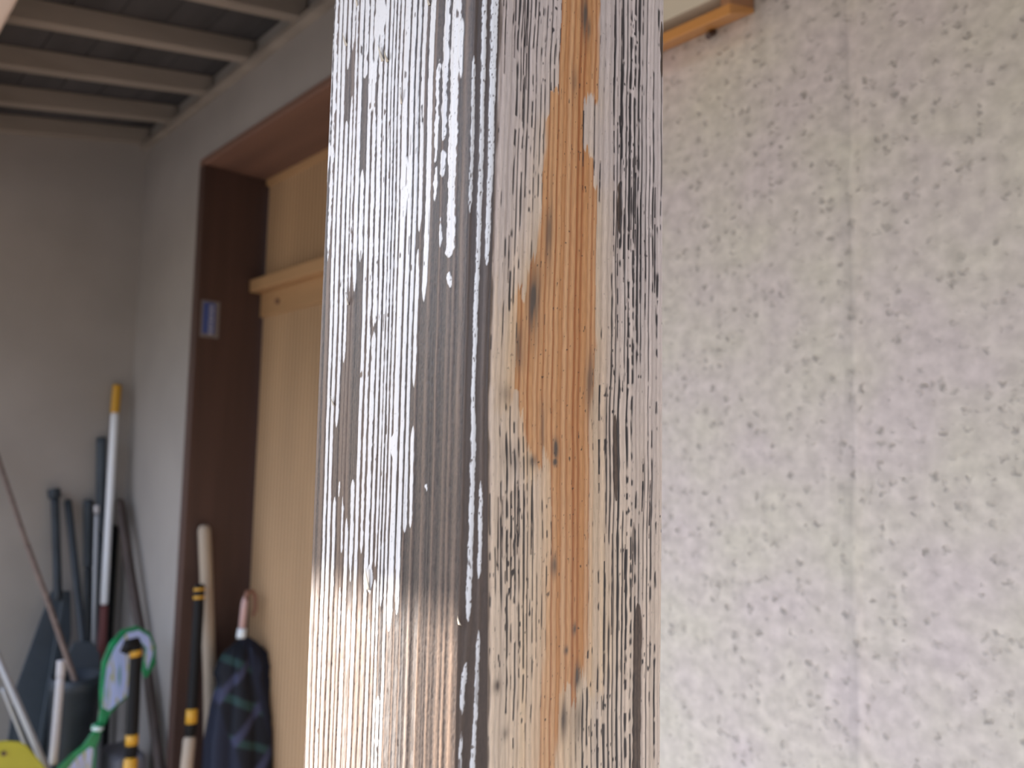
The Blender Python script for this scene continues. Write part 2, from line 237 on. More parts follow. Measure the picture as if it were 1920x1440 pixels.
# right-hand wall in rough stucco with one vertical control joint
def stucco():
    m = bpy.data.materials.new('pitted_stucco'); m.use_nodes = True; nt = m.node_tree; N = nt.nodes.new; Lk = nt.links.new
    bs = nt.nodes['Principled BSDF']; bs.inputs['Roughness'].default_value = .92; bs.inputs['Specular IOR Level'].default_value = .15
    tc = N('ShaderNodeTexCoord')
    mp = N('ShaderNodeMapping'); mp.inputs['Scale'].default_value = (1, 1, 1); Lk(tc.outputs['Object'], mp.inputs[0])
    # wobble so that pits are not round
    nz = N('ShaderNodeTexNoise'); nz.inputs['Scale'].default_value = 140; nz.inputs['Detail'].default_value = 2; Lk(mp.outputs[0], nz.inputs['Vector'])
    ad = N('ShaderNodeMix'); ad.data_type = 'VECTOR'; ad.factor_mode = 'UNIFORM'; ad.inputs[0].default_value = .014
    Lk(mp.outputs[0], ad.inputs[4]); Lk(nz.outputs['Color'], ad.inputs[5])
    vo = N('ShaderNodeTexVoronoi'); vo.inputs['Scale'].default_value = 105; Lk(ad.outputs[1], vo.inputs['Vector'])
    vo.inputs['Randomness'].default_value = 1
    # only some of the cells carry a pit
    th = N('ShaderNodeMapRange'); th.inputs[1].default_value = .05; th.inputs[2].default_value = .50; th.inputs[3].default_value = 1; th.inputs[4].default_value = 0
    Lk(vo.outputs['Distance'], th.inputs[0])
    sp = N('ShaderNodeSeparateColor'); Lk(vo.outputs['Color'], sp.inputs[0])
    gt = N('ShaderNodeMapRange'); gt.inputs[1].default_value = .55; gt.inputs[2].default_value = .95; Lk(sp.outputs[0], gt.inputs[0])
    ml = N('ShaderNodeMath'); ml.operation = 'MULTIPLY'; Lk(th.outputs[0], ml.inputs[0]); Lk(gt.outputs[0], ml.inputs[1])
    big = N('ShaderNodeTexNoise'); big.inputs['Scale'].default_value = 9; big.inputs['Detail'].default_value = 3; Lk(tc.outputs['Object'], big.inputs['Vector'])
    tint = N('ShaderNodeMix'); tint.data_type = 'RGBA'
    tr = N('ShaderNodeMapRange'); tr.inputs[1].default_value = .35; tr.inputs[2].default_value = .65; Lk(big.outputs['Fac'], tr.inputs[0]); Lk(tr.outputs[0], tint.inputs[0])
    tint.inputs[6].default_value = (.62, .575, .50, 1); tint.inputs[7].default_value = (.62, .55, .535, 1)
    med = N('ShaderNodeTexNoise'); med.inputs['Scale'].default_value = 70; med.inputs['Detail'].default_value = 3; Lk(tc.outputs['Object'], med.inputs['Vector'])
    mr = N('ShaderNodeMapRange'); mr.inputs[1].default_value = .3; mr.inputs[2].default_value = .7; mr.inputs[3].default_value = .80; mr.inputs[4].default_value = 1.08; Lk(med.outputs['Fac'], mr.inputs[0])
    t2 = N('ShaderNodeMix'); t2.data_type = 'RGBA'; t2.blend_type = 'MULTIPLY'; t2.inputs[0].default_value = 1; Lk(tint.outputs[2], t2.inputs[6]); Lk(mr.outputs[0], t2.inputs[7])
    fin = N('ShaderNodeMix'); fin.data_type = 'RGBA'; Lk(ml.outputs[0], fin.inputs[0]); Lk(t2.outputs[2], fin.inputs[6]); fin.inputs[7].default_value = (.33, .30, .275, 1)
    Lk(fin.outputs[2], bs.inputs['Base Color'])
    b = N('ShaderNodeBump'); b.inputs['Strength'].default_value = .5; b.inputs['Distance'].default_value = .004; b.invert = True
    Lk(ml.outputs[0], b.inputs['Height']); Lk(b.outputs[0], bs.inputs['Normal'])
    return m
M_stucco = stucco()
rng = np.random.RandomState(5)
WR = .80
zs_ = np.linspace(0, 2.80, 141)
xcols = [-.95, -.62, -.50, -.42, -.352, -.345, -.340, -.3365, -.3335, -.329, -.324, -.317, -.2, 0, .5, 1.5, 3.0]
dep = [0, 0, 0, 0, 0, .0006, .0022, .0036, .0036, .0022, .0006, 0, 0, 0, 0, 0, 0]
V = []; F = []
ph = [vnoise(zs_ * 14, zs_ * 0 + 3, 8), vnoise(zs_ * 33, zs_ * 0 + 9, 9)]
for i, z in enumerate(zs_):
    w = (ph[0][i] - .5) * .005 + (ph[1][i] - .5) * .003
    for j, x in enumerate(xcols):
        V.append((x + (w if 4 <= j <= 11 else 0), WR + dep[j], z))
nc = len(xcols)
for i in range(len(zs_) - 1):
    for j in range(nc - 1): F.append((i * nc + j, i * nc + j + 1, (i + 1) * nc + j + 1, (i + 1) * nc + j))
b0 = len(V)
for z in (0, 2.80):
    for x in (-.95, 3.0): V.append((x, WR + .55, z))
top = (len(zs_) - 1) * nc
F.append((b0, b0 + 1, b0 + 3, b0 + 2))
F.append((0, b0, b0 + 2, top) + ()); F.append((nc - 1, top + nc - 1, b0 + 3, b0 + 1))
F.append(tuple(range(top, top + nc)) + (b0 + 3, b0 + 2)); F.append(tuple(range(nc))[::-1] + (b0, b0 + 1))
wr = obj('wall_right', V, F, M_stucco); struct(wr)

# ---- doorway: jambs, head, sliding door with ribbed amber panels
jx = -2.61
d1 = empty('door_1', (-1.80, 1.21, 0)); d1['kind'] = 'structure'
def dpart(name, *a, m=M_brown, **k):
    o = box(name, *a, m, **k); o.parent = d1; o.matrix_parent_inverse = Matrix.Translation((1.80, -1.21, 0)); return o
dpart('door_jamb', -2.655, jx, .985, 1.27, 0, 2.45, bevel=.004)
dpart('door_jamb', -.98, -.95, .985, 1.27, 0, 2.45, bevel=.004)
dpart('door_head', -2.655, -.95, .985, 1.27, 2.45, 2.475, m=M_soffit, bevel=.004)
dpart('door_sill', jx, -.98, 1.0, 1.30, 0, .06, m=M_soffit, bevel=.004)
dpart('top_rail', -2.60, -.98, 1.205, 1.235, 2.425, 2.45, m=M_amber, bevel=.003)
dpart('transom_bar', -2.608, -.98, 1.165, 1.235, 2.03, 2.075, m=M_amber, bevel=.004)
dpart('lower_rail', -2.60, -.98, 1.205, 1.235, 1.945, 2.03, m=M_amber, bevel=.003)
dpart('bottom_rail', -2.60, -.98, 1.205, 1.235, .06, .20, m=M_amber, bevel=.003)
dpart('meeting_stile', -1.85, -1.79, 1.195, 1.235, .06, 2.43, m=M_amber, bevel=.003)
_nt = M_reed.node_tree; _bs = _nt.nodes['Principled BSDF']; _src = _bs.inputs['Base Color'].links[0].from_socket
_w = _nt.nodes.new('ShaderNodeTexWave'); _w.bands_direction = 'X'; _w.inputs['Scale'].default_value = 2 * PI / 20 / .0225
_tc = _nt.nodes.new('ShaderNodeTexCoord'); _nt.links.new(_tc.outputs['Object'], _w.inputs['Vector'])
_m = _nt.nodes.new('ShaderNodeMix'); _m.data_type = 'RGBA'; _m.blend_type = 'MULTIPLY'; _nt.links.new(_w.outputs['Fac'], _m.inputs[0])
_m.inputs[7].default_value = (.62, .56, .50, 1); _nt.links.new(_src, _m.inputs[6]); _nt.links.new(_m.outputs[2], _bs.inputs['Base Color'])
def ribs(z0, z1, pitch=.0225, amp=.007):
    n = int((2.60 - .98) / pitch * 6); v = []; f = []
    for i in range(n + 1):
        x = -2.60 + 1.62 * i / n
        y = 1.222 - amp * abs(math.sin(PI * (x + 2.6) / pitch)) ** .6
        v += [(x, y, z0), (x, y, z1)]
    for i in range(n): f.append((2 * i, 2 * i + 2, 2 * i + 3, 2 * i + 1))
    k = len(v); v += [(-2.60, 1.235, z0), (-2.60, 1.235, z1), (-.98, 1.235, z0), (-.98, 1.235, z1)]
    f += [(k, k + 1, k + 3, k + 2), (0, 1, k + 1, k), (2 * n, k + 2, k + 3, 2 * n + 1)]
    o = obj('ribbed_panel', v, f, M_reed); o.parent = d1; o.matrix_parent_inverse = Matrix.Translation((1.80, -1.21, 0))
ribs(2.075, 2.425); ribs(.20, 1.945)
kn = MB().tube([(-2.462, 1.207, 1.985), (-2.462, 1.198, 1.985)], .009, 16).build('screw_cap', M_soffit, d1)
kn.matrix_parent_inverse = Matrix.Translation((1.80, -1.21, 0))

# ---- ceiling: wall plate, sloping roof boards, rafters, eave beam
def zr_(y): return 2.705 + .2 * (y - 1.0)          # underside of the rafters
ce = MB(); t = .02
for i in range(17):                                 # the boards run along the eave, one beside the other
    y0 = -.72 + i * .12; y1 = y0 + .117
    ce.hexa([(-3.6, y0, zr_(y0) + .062), (3.2, y0, zr_(y0) + .062), (3.2, y1, zr_(y1) + .062), (-3.6, y1, zr_(y1) + .062),
             (-3.6, y0, zr_(y0) + .08), (3.2, y0, zr_(y0) + .08), (3.2, y1, zr_(y1) + .08), (-3.6, y1, zr_(y1) + .08)])
ceil = ce.build('ceiling', M_board); struct(ceil)
rf = MB().hexa([(-3.8, -.76, zr_(-.76) + .082), (3.4, -.76, zr_(-.76) + .082), (3.4, 1.4, zr_(1.4) + .082), (-3.8, 1.4, zr_(1.4) + .082),
                (-3.8, -.76, zr_(-.76) + .13), (3.4, -.76, zr_(-.76) + .13), (3.4, 1.4, zr_(1.4) + .13), (-3.8, 1.4, zr_(1.4) + .13)])
rfo = rf.build('roof_sheeting', M_board); rfo.parent = ceil
for k in range(19):
    x = -2.955 + (k - 1) * .331
    if k == 0: x = -3.255
    y0, y1 = -.70, .995
    r = MB().hexa([(x - .0225, y0, zr_(y0)), (x + .0225, y0, zr_(y0)), (x + .0225, y1, zr_(y1)), (x - .0225, y1, zr_(y1)),
                   (x - .0225, y0, zr_(y0) + .06), (x + .0225, y0, zr_(y0) + .06), (x + .0225, y1, zr_(y1) + .06), (x - .0225, y1, zr_(y1) + .06)])
    ro = r.build('rafter', M_wood_grey, ceil, bevel=.002)
fz = zr_(-.72)
fa = box('fascia_board', -3.8, 3.4, -.745, -.72, fz - .035, fz + .13, M_wood_grey); fa.parent = ceil
struct(box('trim_1', -3.28, -.95, .972, 1.0, 2.680, 2.703, M_wood_grey, bevel=.002))
M_beam = mat('pale_planed_timber', (.74, .60, .52), .6, noise=.2, scale=9, stretch=(.08, 1, 1))
bm_ = box('eave_beam', -3.75, 3.3, .1666, .2715, 2.345, 2.535, M_beam, bevel=.008)
tag(bm_, 'pale timber eave beam crossing the top left corner under the rafters', 'beam')

# ================================================================= POST
def build_post():
    NL, NC, NR = 400, 44, 410
    z_hi = np.arange(1.335, 1.735, .0004)
    zz = np.concatenate([np.arange(0, 1.335, .004), z_hi, np.arange(1.737, 2.345, .004), [2.3448]])
    nz_ = len(zz)
    yd = np.interp(zz, YDZ, YDY)
    ul = np.linspace(0, 1, NL); uc = np.linspace(0, 1, NC + 2)[1:-1]; ur = np.linspace(0, 1, NR)
    nC = NL + NC + NR
    Z = np.repeat(zz[:, None], nC, 1)
    X = np.zeros_like(Z); Y = np.zeros_like(Z)
    X[:, :NL] = XL + ul * (XC - XL); Y[:, :NL] = CY
    X[:, NL:NL + NC] = XC + uc * (CX - XC); Y[:, NL:NL + NC] = CY + uc * (yd[:, None] - CY)
    X[:, NL + NC:] = CX; Y[:, NL + NC:] = yd[:, None] + ur * (YR - yd[:, None])
    h = np.zeros_like(Z)
    paint = np.zeros_like(Z); black = np.zeros_like(Z); orange = np.zeros_like(Z); groove = np.zeros_like(Z)
    pale = np.zeros_like(Z); cream = np.zeros_like(Z); smud = np.zeros_like(Z); bare = np.zeros_like(Z)

    # ---------- left face: grain ridges, paint left standing on most of them
    z = Z[:, :NL]; u = np.repeat(ul[None, :], nz_, 0)
    wob = (vnoise(u * 4, z * 22, 1) - .5) * .010 + (vnoise(u * 12, z * 120, 2) - .5) * .0024
    drift = .03 * (1.567 - z) / .21 * (1 - u)
    uu = u + wob - np.clip(drift, -.06, .06)
    P = np.zeros_like(u); H = np.zeros_like(u)
    e1 = vnoise(u * 60, z * 700, 3) - .5; e2 = vnoise(u * 35, z * 230, 4) - .5
    cz = np.array([.0, .0]);
    for k, (a, b, iv) in enumerate(RIDGES):
        c = (a + b) / 2; w = (b - a) / 2
        d = np.abs(uu - c)
        H = np.maximum(H, np.sqrt(np.clip(1 - (d / (w * 1.22)) ** 2.6, 0, 1)) * (.8 + .2 * math.sin(k * 2.3)))
        pres = np.full(z.shape, -1.)
        zn = z + (vnoise(z * 90 + k * 17, u * 40, 5) - .5) * .012
        for z0, z1 in iv:
            hi, lo = max(z0, z1), min(z0, z1)
            pres = np.maximum(pres, np.minimum(hi - zn, zn - lo))
        we = w * np.clip(pres / .005, 0, 1) ** .5 * ((.90 if k < 22 else 1.0) + .07 * math.sin(k * 3.1) - .10 * np.clip((1.60 - z) / .12, 0, 1))
        ragged = .0090 if k >= 22 or k in (0, 1) else (.0045 if k in (8, 10, 11, 5, 6) else .0024)
        sd = we - d + e1 * ragged + e2 * ragged * 1.2
        P = np.maximum(P, np.where(pres > 0, smooth(-.0008, .0014, sd), 0))
        thin = smooth(1.452, 1.435, z) * (.27 - .008 * k) * (.4 + .9 * vnoise(u * 120, z * 260, 72)) if k < 22 else 0  # faint paint film below the sun line; sunlit brightness put into the colour
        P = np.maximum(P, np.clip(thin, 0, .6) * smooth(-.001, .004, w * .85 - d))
    # places where the film still bridges the grooves
    for fu, fz0, ru, rz in FILL:
        q = 1 - ((uu - fu) / ru) ** 2 - ((z - fz0) / rz) ** 2 + (vnoise(u * 55, z * 120, 6) - .5) * 1.5
        g = smooth(.35, .5, q); P = np.maximum(P, g); H = np.maximum(H, g * .85)
    # loss at random small places and pin-prick pits in the film
    loss = smooth(.88, .92, vnoise(u * 90, z * 180, 7)) * smooth(.5, .6, vnoise(u * 8, z * 30, 71))
    pits = smooth(.86, .93, vnoise(u * 190, z * 1100, 8)) * (.35 + .65 * smooth(.82, .86, u))
    P = P * (1 - loss) * (1 - .75 * pits)
    right = smooth(.60, .72, uu + .16 * smooth(1.50, 1.44, z))
    # shallow fine grain on bare ground at the right-hand side
    rg1 = 1 - np.abs(2 * vnoise(uu * 30, z * 2.5, 9) - 1); rg2 = 1 - np.abs(2 * vnoise(uu * 75, z * 5, 91) - 1)
    rel = .65 * rg1 ** 1.5 + .35 * rg2
    rel2 = np.zeros_like(u)
    for gu, gw, ga in GRAIN:
        rel2 = np.maximum(rel2, ga * np.exp(-((u + wob * .5 + .006 * (vnoise(u * 0 + gu * 50, z * 40, 94) - .5) - gu) / gw) ** 2) * (.65 + .5 * vnoise(u * 0 + gu * 90, z * 70, 95)))
    rel = rel * (1 - right) + right * np.clip(.85 * rel2 + .28 * rg2 * (1 - rel2), 0, 1)
    bz = 1 - P
    H = H * (1 - .75 * right) + right * .95 * rel
    H = H + .22 * bz * (1 - right) * rg2
    crumb = vnoise(u * 330, z * 1500, 92) * vnoise(u * 160, z * 600, 93)
    Hb = (vnoise(u * 120, z * 900, 10) - .5) * .10 * (1 - P)
    h[:, :NL] = (.00040 + .00020 * right) * H + .00010 * P + .00034 * Hb - .00022 * crumb * bz * (1 - np.clip(H, 0, 1) * .6) + (vnoise(u * 3, z * 9, 11) - .5) * .0006
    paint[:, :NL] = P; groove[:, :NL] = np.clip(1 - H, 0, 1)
    bare[:, :NL] = np.clip(1.15 * rel - .12 + .35 * vnoise(u * 200, z * 1300, 12) + .20 * vnoise(u * 26, z * 14, 13) - .10 - .7 * crumb * (1 - rel), 0, 1)

    # ---------- chamfer
    s = slice(NL, NL + NC); z = Z[:, s]; c_ = np.repeat(uc[None, :], nz_, 0)
    P = np.zeros_like(z); H = np.zeros_like(z)
    wob = (vnoise(c_ * 2, z * 60, 14) - .5) * .08 + (vnoise(c_ * 6, z * 330, 15) - .5) * .04 + (vnoise(c_ * 9, z * 1100, 96) - .5) * .03
    for k, (pl, iv) in enumerate(CHAMF):
        pl = sorted(pl); q = np.array(pl)
        lo_ = np.interp(z, q[:, 0], q[:, 1]); hi_ = np.interp(z, q[:, 0], q[:, 2])
        pres = np.full(z.shape, -1.)
        for z0, z1 in iv:
            a_, b_ = max(z0, z1), min(z0, z1)
            pres = np.maximum(pres, np.minimum(a_ - z, z - b_))
        mid = (lo_ + hi_) / 2; hw = (hi_ - lo_) / 2 * np.clip(pres / .004, 0, 1) ** .6
        sd = hw - np.abs(c_ + wob - mid)
        P = np.maximum(P, np.where(pres > 0, smooth(-.01, .02, sd), 0))
        H = np.maximum(H, smooth(-.05, .08, (hi_ - lo_) / 2 - np.abs(c_ - mid)))
    P *= 1 - .9 * smooth(.80, .88, vnoise(c_ * 22, z * 900, 16))
    P *= 1 - smooth(.62, .7, vnoise(c_ * 6, z * 300, 17)) * smooth(1.44, 1.40, z) * .8
    h[:, s] = .0003 * H
    paint[:, s] = P; groove[:, s] = 1 - H * .6
    bare[:, s] = .35 + .3 * vnoise(c_ * 6, z * 6, 18) + .2 * vnoise(c_ * 40, z * 1300, 19)

    # ---------- right face: pale wood, heartwood band, black mould in the grooves
    s = slice(NL + NC, nC); z = Z[:, s]; r = np.repeat(ur[None, :], nz_, 0)
    wob = (vnoise(r * 3, z * 45, 20) - .5) * .008 + (vnoise(r * 8, z * 150, 21) - .5) * .003
    rr = r + wob + .008 * np.clip((1.60 - z) / .2, -1, 1)
    ol = np.interp(z, OLZ, OLR) + (vnoise(r * 0, z * 130, 22) - .5) * .012 + (vnoise(r * 40, z * 60, 23) - .5) * .016
    orr = np.interp(z, ORZ, ORR) + (vnoise(r * 0 + 9, z * 110, 24) - .5) * .010
    rs = np.random.RandomState(42); g = .012; gl = []
    while g < .995:
        gl.append((g, rs.rand(), rs.rand(), rs.rand()))
        g += (.0225 if g < .36 else (.033 if g < .62 else .0275)) * ((.72 + .56 * rs.rand()) if g < .62 else (.84 + .32 * rs.rand()))
    gp = np.array([0.] + [q_[0] for q_ in gl] + [1.])
    idx = np.clip(np.searchsorted(gp, rr.ravel()).reshape(rr.shape), 1, len(gp) - 1)
    rcen = (gp[idx] + gp[idx - 1]) / 2
    tint = rs.rand(len(gp) + 1)[idx]; dzk = (rs.rand(len(gp) + 1)[idx] - .5) * .014
    rq = rcen + .30 * (rr - rcen)
    zq = z + dzk + (vnoise(r * 150, z * 60, 25) - .5) * .006
    ol = np.interp(zq, OLZ, OLR) + .004; orr = np.interp(zq, ORZ, ORR) + .004
    sw = .003 + .022 * smooth(1.53, 1.46, z)
    O_ = smooth(-.006, .004 + sw, rq - ol) * smooth(-.006, .004 + sw * .8, orr - rq)
    O_ = O_ * (1 - .6 * smooth(.84, .88, tint) * smooth(1.64, 1.57, z)) * (1 - .2 * smooth(1.50, 1.44, z) * tint)
    pe = np.exp(-np.maximum(0, np.maximum(ol - rq, rq - orr)) / .055) * smooth(1.60, 1.50, z)
    O_ = np.maximum(O_, (.18 + .32 * tint) * pe)
    S = np.zeros_like(r)
    gz = np.clip((z - 1.32) / (1.74 - 1.32) * (len(BLK) - 1), 0, len(BLK) - 1.001); gr = np.clip(r * 10, 0, 9.999)
    B_ = np.array(BLK); i0 = gz.astype(int); j0 = gr.astype(int); fa_ = gz - i0; fb = gr - j0
    S = (B_[i0, j0] * (1 - fb) + B_[i0, j0 + 1] * fb) * (1 - fa_) + (B_[i0 + 1, j0] * (1 - fb) + B_[i0 + 1, j0 + 1] * fb) * fa_
    S = S * (1 - .93 * smooth(.45, .8, O_))
    K_ = np.zeros_like(r); G_ = np.zeros_like(r)
    for k, (g, a, b, c) in enumerate(gl):
        lo = max(0, int((g - .03) * NR)); hi = min(NR, int((g + .03) * NR))
        zz_ = z[:, lo:hi]; q = rr[:, lo:hi]; Sg = S[:, lo:hi]
        dd = np.abs(q - g)
        lowf = vnoise(zz_ * ((35 + 50 * b) if g < .62 else (16 + 26 * b)) + k * 13.7, q * 3, 30 + k % 5)
        hif = vnoise(zz_ * (150 + 260 * c) + k * 5.1, q * 25, 36 + k % 4)
        mix = (.30 + .45 * a) if g < .62 else (.15 + .30 * a)
        val = lowf * (1 - mix) + hif * mix
        p = smooth(0, .10, val - (.93 - .74 * Sg))
        wk = (.0040 if g < .62 else .0056) * (.6 + .75 * a) * (.6 + .6 * vnoise(zz_ * 200 + k * 3, q * 0 + k, 41)) * (.7 + .5 * Sg)
        K_[:, lo:hi] = np.maximum(K_[:, lo:hi], p * (1 - smooth(wk * .55, wk * 1.45, dd)) * (.8 + .2 * a))
        G_[:, lo:hi] = np.maximum(G_[:, lo:hi], np.exp(-(dd / (.0055 if g < .36 or g > .66 else .0085)) ** 2) * (.35 + .65 * b))
    # separate round specks
    q = vnoise(r * 125, z * 330, 45); q2 = vnoise(r * 8, z * 32, 46)
    K_ = np.maximum(K_, smooth(.0, .08, q * .8 + q2 * .2 - (.965 - .20 * S)) * .95)
    q = vnoise(r * 150, z * 620, 47)
    K_ = np.maximum(K_, smooth(.925, .955, q) * .85 * (.3 + .7 * O_))
    for z0, z1, r0, r1, w in LINES:
        zc_ = np.clip((z - max(z0, 1.3)) / (min(z1, 1.8) - max(z0, 1.3)), 0, 1)
        rc = r1 + (r0 - r1) * zc_
        end = np.minimum(z1 - z, z - z0)
        ww = w * .75 * (.75 + .6 * vnoise(z * 330 + r0 * 99, r * 0, 48)) * np.clip(end / .006, 0, 1) ** .5
        m_ = (end > 0) * (1 - smooth(ww * .8, ww * 1.35, np.abs(r + wob * .4 - rc)))
        m_ = m_ * smooth(.22, .30, vnoise(z * 240 + r0 * 333, r * 0 + 5, 49))
        K_ = np.maximum(K_, m_)
        G_ = np.maximum(G_, np.exp(-((r - rc) / .007) ** 2) * (end > 0))
    D_ = np.zeros_like(r)
    for z0, z1, r0, r1, w in BARE:
        zc_ = np.clip((z - max(z0, 1.3)) / (min(z1, 1.8) - max(z0, 1.3)), 0, 1)
        rc = r1 + (r0 - r1) * zc_; end = np.minimum(z1 - z, z - z0)
        D_ = np.maximum(D_, (end > 0) * smooth(-.002, .003, w * np.clip(end / .008, 0, 1) ** .5 - np.abs(r - rc) + (vnoise(r * 30, z * 300, 50) - .5) * .01))
    D_ = np.maximum(D_, smooth(.012, .002, r + (vnoise(r * 0, z * 130, 55) - .5) * .014) * .8)
    S_ = np.zeros_like(r)
    for zc_, rc, a, b, st in SMU:
        e = np.exp(-(((r - rc) / a) ** 2 + ((z - zc_) / b) ** 2) * 1.2)
        S_ = np.maximum(S_, 1.35 * st * e * (.45 + .9 * vnoise(r * 90, z * 110, 51)))
    near = np.exp(-np.maximum(0, np.maximum(ol - r, r - orr)) / .09)
    cr = np.clip(near * .75 * smooth(1.68, 1.60, z) + smooth(1.62, 1.42, z) * (.75 - .25 * r), 0, 1) * (.7 + .3 * vnoise(r * 30, z * 14, 52))
    hh = -.00016 * G_ - .00012 * K_ - .0002 * D_ + (vnoise(r * 4, z * 8, 53) - .5) * .0006
    h[:, s] = hh
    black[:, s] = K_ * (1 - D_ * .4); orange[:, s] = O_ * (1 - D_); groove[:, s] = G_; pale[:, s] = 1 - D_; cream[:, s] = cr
    smud[:, s] = np.clip(S_, 0, 1); bare[:, s] = np.where(D_ > .5, .35 + .4 * vnoise(r * 120, z * 900, 54), .75 * tint + .25 * vnoise(r * 60, z * 16, 56))

    # displacement along the face normals, blended over the creases
    nx = np.zeros(nC); ny = np.zeros(nC)
    ny[:NL] = -1; nx[NL:NL + NC] = .7071; ny[NL:NL + NC] = -.7071; nx[NL + NC:] = 1
    X += h * nx; Y += h * ny
    # worn outer arrises
    e0 = smooth(.0, .022, ul); Y[:, :NL] += (1 - e0) ** 2 * .0022
    e1_ = smooth(.0, .02, 1 - ur); X[:, NL + NC:] -= (1 - e1_) ** 2 * .0016
    # columns that close the far sides
    bx = [(CX - .002, YR), (XL, YR), (XL, CY + .004)]
    Xb = np.array([p[0] for p in bx]); Yb = np.array([p[1] for p in bx])
    X = np.concatenate([X, np.repeat(Xb[None], nz_, 0)], 1); Y = np.concatenate([Y, np.repeat(Yb[None], nz_, 0)], 1)
    Z = np.concatenate([Z, np.repeat(zz[:, None], 3, 1)], 1)
    pad = lambda a: np.concatenate([a, np.repeat(a[:, -1:], 1, 1) * 0, a[:, -1:] * 0, a[:, -1:] * 0], 1)
    ncol = nC + 3
    co = np.stack([X, Y, Z], -1).reshape(-1, 3).astype(np.float32)
    i = np.arange(nz_ - 1)[:, None] * ncol; j = np.arange(ncol)[None, :]; j2 = (j + 1) % ncol
    quads = np.stack([i + j, i + j2, i + ncol + j2, i + ncol + j], -1).reshape(-1, 4).astype(np.int32)
    me = bpy.data.meshes.new('wooden_post')
    nf = len(quads)
    me.vertices.add(len(co)); me.vertices.foreach_set('co', co.ravel())
    me.loops.add(nf * 4); me.loops.foreach_set('vertex_index', quads.ravel())
    me.polygons.add(nf); me.polygons.foreach_set('loop_start', np.arange(nf, dtype=np.int32) * 4)
    me.polygons.foreach_set('use_smooth', np.ones(nf, dtype=bool))
    me.update(calc_edges=True)
    for nm, ch in (('wear', (paint, black, orange, groove)), ('tone', (pale, cream, smud, bare))):
        at_ = me.color_attributes.new(nm, 'FLOAT_COLOR', 'POINT')
        arr = np.stack([pad(c) for c in ch], -1).reshape(-1, 4).astype(np.float32)
        at_.data.foreach_set('color', arr.ravel())
    o = bpy.data.objects.new('wooden_post', me); link(o)
    return o


def post_material():
    m = bpy.data.materials.new('weathered_post'); m.use_nodes = True; nt = m.node_tree; N = nt.nodes.new; Lk = nt.links.new
    bs = nt.nodes['Principled BSDF']
    def attr(n):
        a = N('ShaderNodeAttribute'); a.attribute_name = n; s = N('ShaderNodeSeparateColor'); Lk(a.outputs['Color'], s.inputs[0]); return s.outputs[0], s.outputs[1], s.outputs[2], a.outputs['Alpha']
    paint, black, orange, groove = attr('wear'); pale, cream, smud, bare = attr('tone')
    def mix(f, a, b, mode='MIX'):
        x = N('ShaderNodeMix'); x.data_type = 'RGBA'; x.blend_type = mode
        if isinstance(f, float): x.inputs[0].default_value = f
        else: Lk(f, x.inputs[0])
        for sock, v in ((x.inputs[6], a), (x.inputs[7], b)):
            if isinstance(v, tuple): sock.default_value = (*v, 1)
            else: Lk(v, sock)
        return x.outputs[2]
    tc = N('ShaderNodeTexCoord')
    mp = N('ShaderNodeMapping'); mp.inputs['Scale'].default_value = (1, 1, .12); Lk(tc.outputs['Object'], mp.inputs[0])
    fib = N('ShaderNodeTexNoise'); fib.inputs['Scale'].default_value = 1500; fib.inputs['Detail'].default_value = 3; Lk(mp.outputs[0], fib.inputs['Vector'])
    mp2 = N('ShaderNodeMapping'); mp2.inputs['Scale'].default_value = (1, 1, .25); Lk(tc.outputs['Object'], mp2.inputs[0])
    cl = N('ShaderNodeTexNoise'); cl.inputs['Scale'].default_value = 90; cl.inputs['Detail'].default_value = 3; Lk(mp2.outputs[0], cl.inputs['Vector'])
    barec = mix(bare, BARE_D, BARE_L)
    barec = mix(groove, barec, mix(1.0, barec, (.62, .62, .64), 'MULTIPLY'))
    palec = mix(cream, PALE_G, PALE_C)
    tr_ = N('ShaderNodeMapRange'); tr_.inputs[3].default_value = .84; tr_.inputs[4].default_value = 1.12; Lk(bare, tr_.inputs[0])
    palec = mix(1.0, palec, tr_.outputs[0], 'MULTIPLY')
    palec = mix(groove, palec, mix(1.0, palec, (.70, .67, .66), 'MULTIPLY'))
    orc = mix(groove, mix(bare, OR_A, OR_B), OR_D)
    c = mix(pale, barec, palec)
    c = mix(orange, c, orc)
    f = N('ShaderNodeMapRange'); f.inputs[1].default_value = .3; f.inputs[2].default_value = .7; f.inputs[3].default_value = .86; f.inputs[4].default_value = 1.08; Lk(fib.outputs['Fac'], f.inputs[0])
    c = mix(1.0, c, f.outputs[0], 'MULTIPLY')
    c = mix(smud, c, (.11, .085, .07))
    pc = mix(cl.outputs['Fac'], PAINT_A, PAINT_B)
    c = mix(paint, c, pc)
    c = mix(black, c, (.022, .020, .024))
    Lk(c, bs.inputs['Base Color'])
    ro = N('ShaderNodeMapRange'); ro.inputs[3].default_value = .5; ro.inputs[4].default_value = PAINT_ROUGH; Lk(paint, ro.inputs[0]); Lk(ro.outputs[0], bs.inputs['Roughness'])
    bp = N('ShaderNodeBump'); bp.inputs['Strength'].default_value = .35; bp.inputs['Distance'].default_value = .0004
    Lk(fib.outputs['Fac'], bp.inputs['Height']); Lk(bp.outputs[0], bs.inputs['Normal'])
    return m

